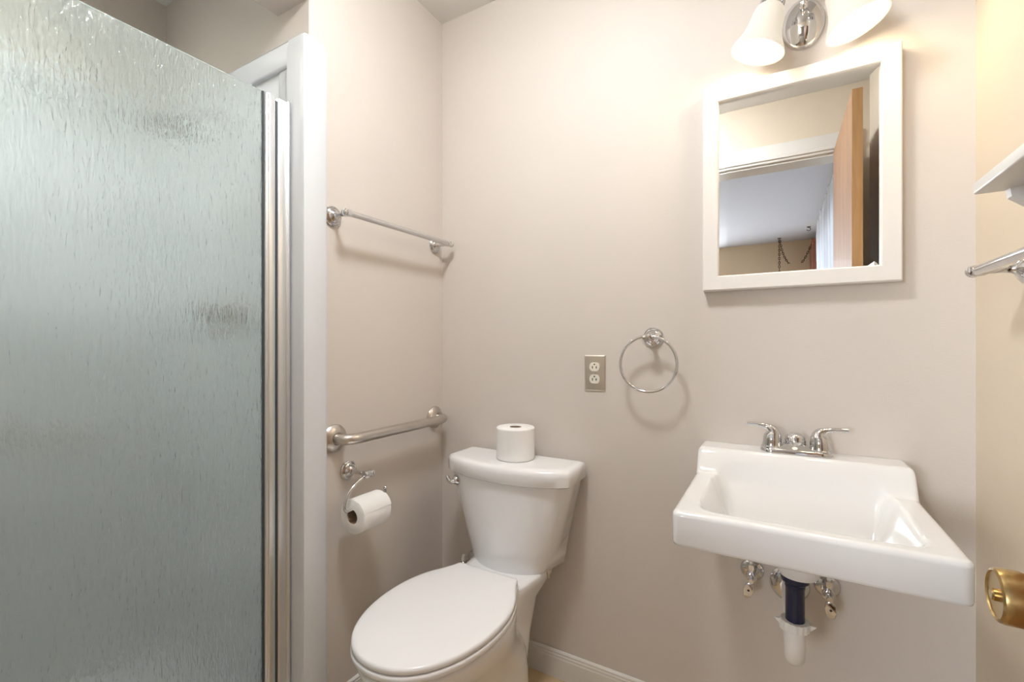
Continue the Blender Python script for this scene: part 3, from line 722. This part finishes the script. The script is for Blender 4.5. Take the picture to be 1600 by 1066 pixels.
for s_ in (-1, 1):
    g.add([(px_ + s_ * 0.026, py_ - 0.006, 0.496), (px_ + s_ * 0.040, py_ - 0.002, 0.508), (px_ + s_ * 0.026, py_ - 0.006, 0.511), (px_ + s_ * 0.026, py_ + 0.006, 0.496), (px_ + s_ * 0.040, py_ + 0.002, 0.508), (px_ + s_ * 0.026, py_ + 0.006, 0.511)], [(0, 1, 2), (5, 4, 3), (0, 3, 4, 1), (1, 4, 5, 2), (2, 5, 3, 0)])
obj('slip_nut', g, M['pvc'], t, sharp=30)
# U bend: down, round towards the wall, up behind, then back to the wall
ub = [(px_, py_, 0.502), (px_, py_, 0.460)]
for i in range(1, 12):
    a = PI * i / 12; ub.append((px_ - 0.002 * i / 12, py_ + 0.040 - 0.040 * math.cos(a), 0.460 - 0.044 * math.sin(a)))
ub += [(px_ - 0.003, py_ + 0.080, 0.448), (px_ - 0.004, py_ + 0.080, 0.462)]
obj('trap_bend', G().tube(ub, 0.0205, 32), M['pvc'], t, sharp=60)
ta = crom([(px_ - 0.004, py_ + 0.080, 0.455), (px_ - 0.004, py_ + 0.082, 0.476), (px_ - 0.005, py_ + 0.094, 0.487), (px_ - 0.006, py_ + 0.12, 0.488), (px_ - 0.006, -0.001, 0.488)], 6)
obj('trap_arm', G().tube(ta, 0.0175, 28), M['pvc'], t)
obj('slip_nut', G().lathe([(0.0225, 0), (0.027, 0.003), (0.027, 0.018), (0.019, 0.021)], (px_ - 0.004, py_ + 0.080, 0.447), (0, 0, 1), 14), M['pvc'], t, sharp=20)
obj('escutcheon', G().lathe([(0.046, 0.0006), (0.046, 0.003), (0.040, 0.010), (0.026, 0.018), (0.0185, 0.019)], (px_ - 0.006, 0, 0.488), (0, -1, 0), 44), M['chrome'], t, sharp=40)
# stop valves
def stop_valve(label, x, z, tilt):
    t = thing('shutoff_valve', label, 'valve', (x, 0, z), 'sink shut-off valves')
    obj('escutcheon', G().lathe([(0.029, 0.0006), (0.029, 0.003), (0.024, 0.009), (0.012, 0.013), (0.009, 0.013)], (x, 0, z), (0, -1, 0), 36), M['chrome'], t, sharp=40)
    g = G().tube([(x, -0.002, z), (x, -0.062, z)], 0.008, 18)
    g.lathe([(0.0135, 0), (0.0135, 0.020), (0.010, 0.022), (0, 0.022)], (x, -0.034, z), (0, -1, 0), 24)
    g.lathe([(0.009, 0), (0.009, 0.016), (0.012, 0.017), (0.012, 0.029), (0.006, 0.031)], (x, -0.046, z + 0.004), (0, 0, 1), 6)
    obj('valve_body', g, M['chrome'], t, sharp=30)
    d = Vector((math.sin(tilt), 0, -math.cos(tilt)))
    c = Vector((x, -0.072, z - 0.002)) + d * 0.024
    u_ = d; v_ = Vector((math.cos(tilt), 0, math.sin(tilt)))
    rs = []
    for yy, kx in ((0.004, 0.9), (0.0025, 1.0), (-0.0025, 1.0), (-0.004, 0.9)):
        rs.append([c + Vector((0, yy, 0)) + u_ * 0.0215 * kx * math.cos(a) + v_ * 0.0125 * kx * math.sin(a) for a in [2 * PI * i / 36 for i in range(36)]])
    g = G().rings(rs); g.tube([(x, -0.060, z), (x, -0.078, z)], 0.006, 16)
    h = obj('oval_handle', g, M['chrome'], t, sharp=40)
    obj('screw', G().lathe([(0.003, 0), (0.002, 0.0012), (0, 0.0013)], c + Vector((0, -0.004, 0)), (0, -1, 0), 12), M['black'], h)
    obj('supply_tube', G().tube(crom([(x, -0.046, z + 0.034), (x, -0.046, z + 0.10), (scx + (x - scx) * 0.62, -0.050, z + 0.17), (scx + (x - scx) * 0.6, -0.050, 0.715)]), 0.0048, 12), M['pvc'], t)
stop_valve('chrome oval-handled shut-off valve left of the sink drain', 1.079, 0.506, math.radians(-14))
stop_valve('chrome oval-handled shut-off valve right of the sink drain', 1.248, 0.506, math.radians(4))

# ------------------------------------------------------------------ shelf on the right wall
t = thing('wall_shelf', 'white wooden wall shelf at the right edge above a towel bar', 'shelf', (W, -0.56, 1.355))
obj('board', G().box(1.400, W - 0.001, -0.700, -0.440, 1.353, 1.371, 0.003), M['trim'], t)
for y in (-0.446, -0.640):
    prf = [(W - 0.001, 1.353), (W - 0.090, 1.353), (W - 0.088, 1.340), (W - 0.070, 1.325), (W - 0.045, 1.300), (W - 0.030, 1.270), (W - 0.022, 1.245), (W - 0.001, 1.235)]
    obj('bracket', G().rings([[(x, y, z) for x, z in prf], [(x, y - 0.016, z) for x, z in prf]]), M['trim'], t)

# ------------------------------------------------------------------ bedroom things seen in the mirror
g = G(); NP = 220; rs = []
pts = []
for i in range(NP + 1):
    y = -4.20 + 2.55 * i / NP
    pts.append((1.500 + 0.022 * math.sin(i * 0.72) + 0.008 * math.sin(i * 0.31 + 1), y))
v = []; f = []
zz = [0.05, 0.6, 1.2, 1.8, 2.2, 2.30, 2.33, 2.345]
for k_, z in enumerate(zz):
    for i, (x, y) in enumerate(pts):
        v.append((x + 0.004 * math.sin(k_ + i * 0.1) + (0.003 if k_ % 2 else 0), y, z + (0.008 * math.sin(i * 0.9) if k_ == len(zz) - 1 else 0)))
for k_ in range(len(zz) - 1):
    for i in range(NP):
        a = k_ * (NP + 1) + i; f.append((a, a + 1, a + NP + 2, a + NP + 1))
t = thing('curtain', 'white sheer curtain reflected beside the wooden door in the mirror', 'curtain', (1.50, -2.95, 0.05))
co = obj('fabric', G().add(v, f), M['curtain'], t)
sm = co.modifiers.new('thickness', 'SOLIDIFY'); sm.thickness = 0.0015
obj('curtain_rod', G().tube([(1.50, -4.25, 2.352), (1.50, -1.62, 2.352)], 0.008), M['trim'], t)
for y in (-4.22, -1.66):
    obj('bracket', G().box(1.495, BX1 - 0.001, y - 0.006, y + 0.006, 2.346, 2.358), M['trim'], t)

def chain_links(path, size=0.030):
    P = crom(path, 24); out = [P[0]]; acc = 0
    for a, b_ in zip(P[:-1], P[1:]):
        acc += (b_ - a).length
        if acc >= size * 0.72: out.append(b_); acc = 0
    g = G()
    for i in range(len(out) - 1):
        a, b_ = out[i], out[i + 1]; d = (b_ - a).normalized(); c = (a + b_) / 2
        u_ = Vector((0, 1, 0)) if i % 2 else Vector((1, 0, 0))
        if abs(d.dot(u_)) > 0.8: u_ = Vector((0, 0, 1))
        u_ = (u_ - d * u_.dot(d)).normalized()
        g.tube([c + d * (size * 0.56) * math.cos(q_) + u_ * size * 0.30 * math.sin(q_) for q_ in [2 * PI * j / 12 for j in range(12)]], 0.0036, 6, closed=True)
    return g
t = thing('swag_chain', 'dark swag lamp chain hanging from a ceiling hook, reflected in the mirror', 'chain', (1.16, -4.90, H))
obj('ceiling_hook', G().lathe([(0.022, 0.0005), (0.018, 0.008), (0.004, 0.012), (0.004, 0.03), (0, 0.03)], (1.16, -4.90, H), (0, 0, -1), 20), M['dark_metal'], t)
obj('drop_chain', chain_links([(1.16, -4.90, H - 0.028), (1.16, -4.90, 2.1), (1.16, -4.90, 1.75)]), M['dark_metal'], t)
obj('swag', chain_links([(1.165, -4.90, H - 0.028), (1.20, -4.88, 2.18), (1.27, -4.84, 2.04), (1.335, -4.80, 2.02), (1.40, -4.76, 2.08), (1.47, -4.70, 2.24)]), M['dark_metal'], t)
t = thing('ceiling_hook', 'small dark ceiling hook reflected near the curtain in the mirror', 'hook', (1.43, -4.45, H))
obj('hook', G().lathe([(0.020, 0.0005), (0.018, 0.006), (0.004, 0.010), (0, 0.011)], (1.43, -4.45, H), (0, 0, -1), 20).tube([(1.43 + 0.016 * math.sin(a), -4.45, H - 0.026 + 0.016 * math.cos(a)) for a in [PI * 1.5 * i / 14 for i in range(15)]], 0.0035, 8), M['dark_metal'], t)
t = thing('wooden_cabinet', 'red-brown wooden cabinet edge reflected beside the curtain in the mirror', 'cabinet', (1.53, -4.85, 0))
obj('body', G().box(1.475, BX1 - 0.005, BY0 + 0.02, -4.60, 0.0, 2.25, 0.004), M['brown_wood'], t)
obj('crown', G().box(1.462, BX1 - 0.005, BY0 + 0.02, -4.585, 2.25, 2.28, 0.006), M['brown_wood'], t)
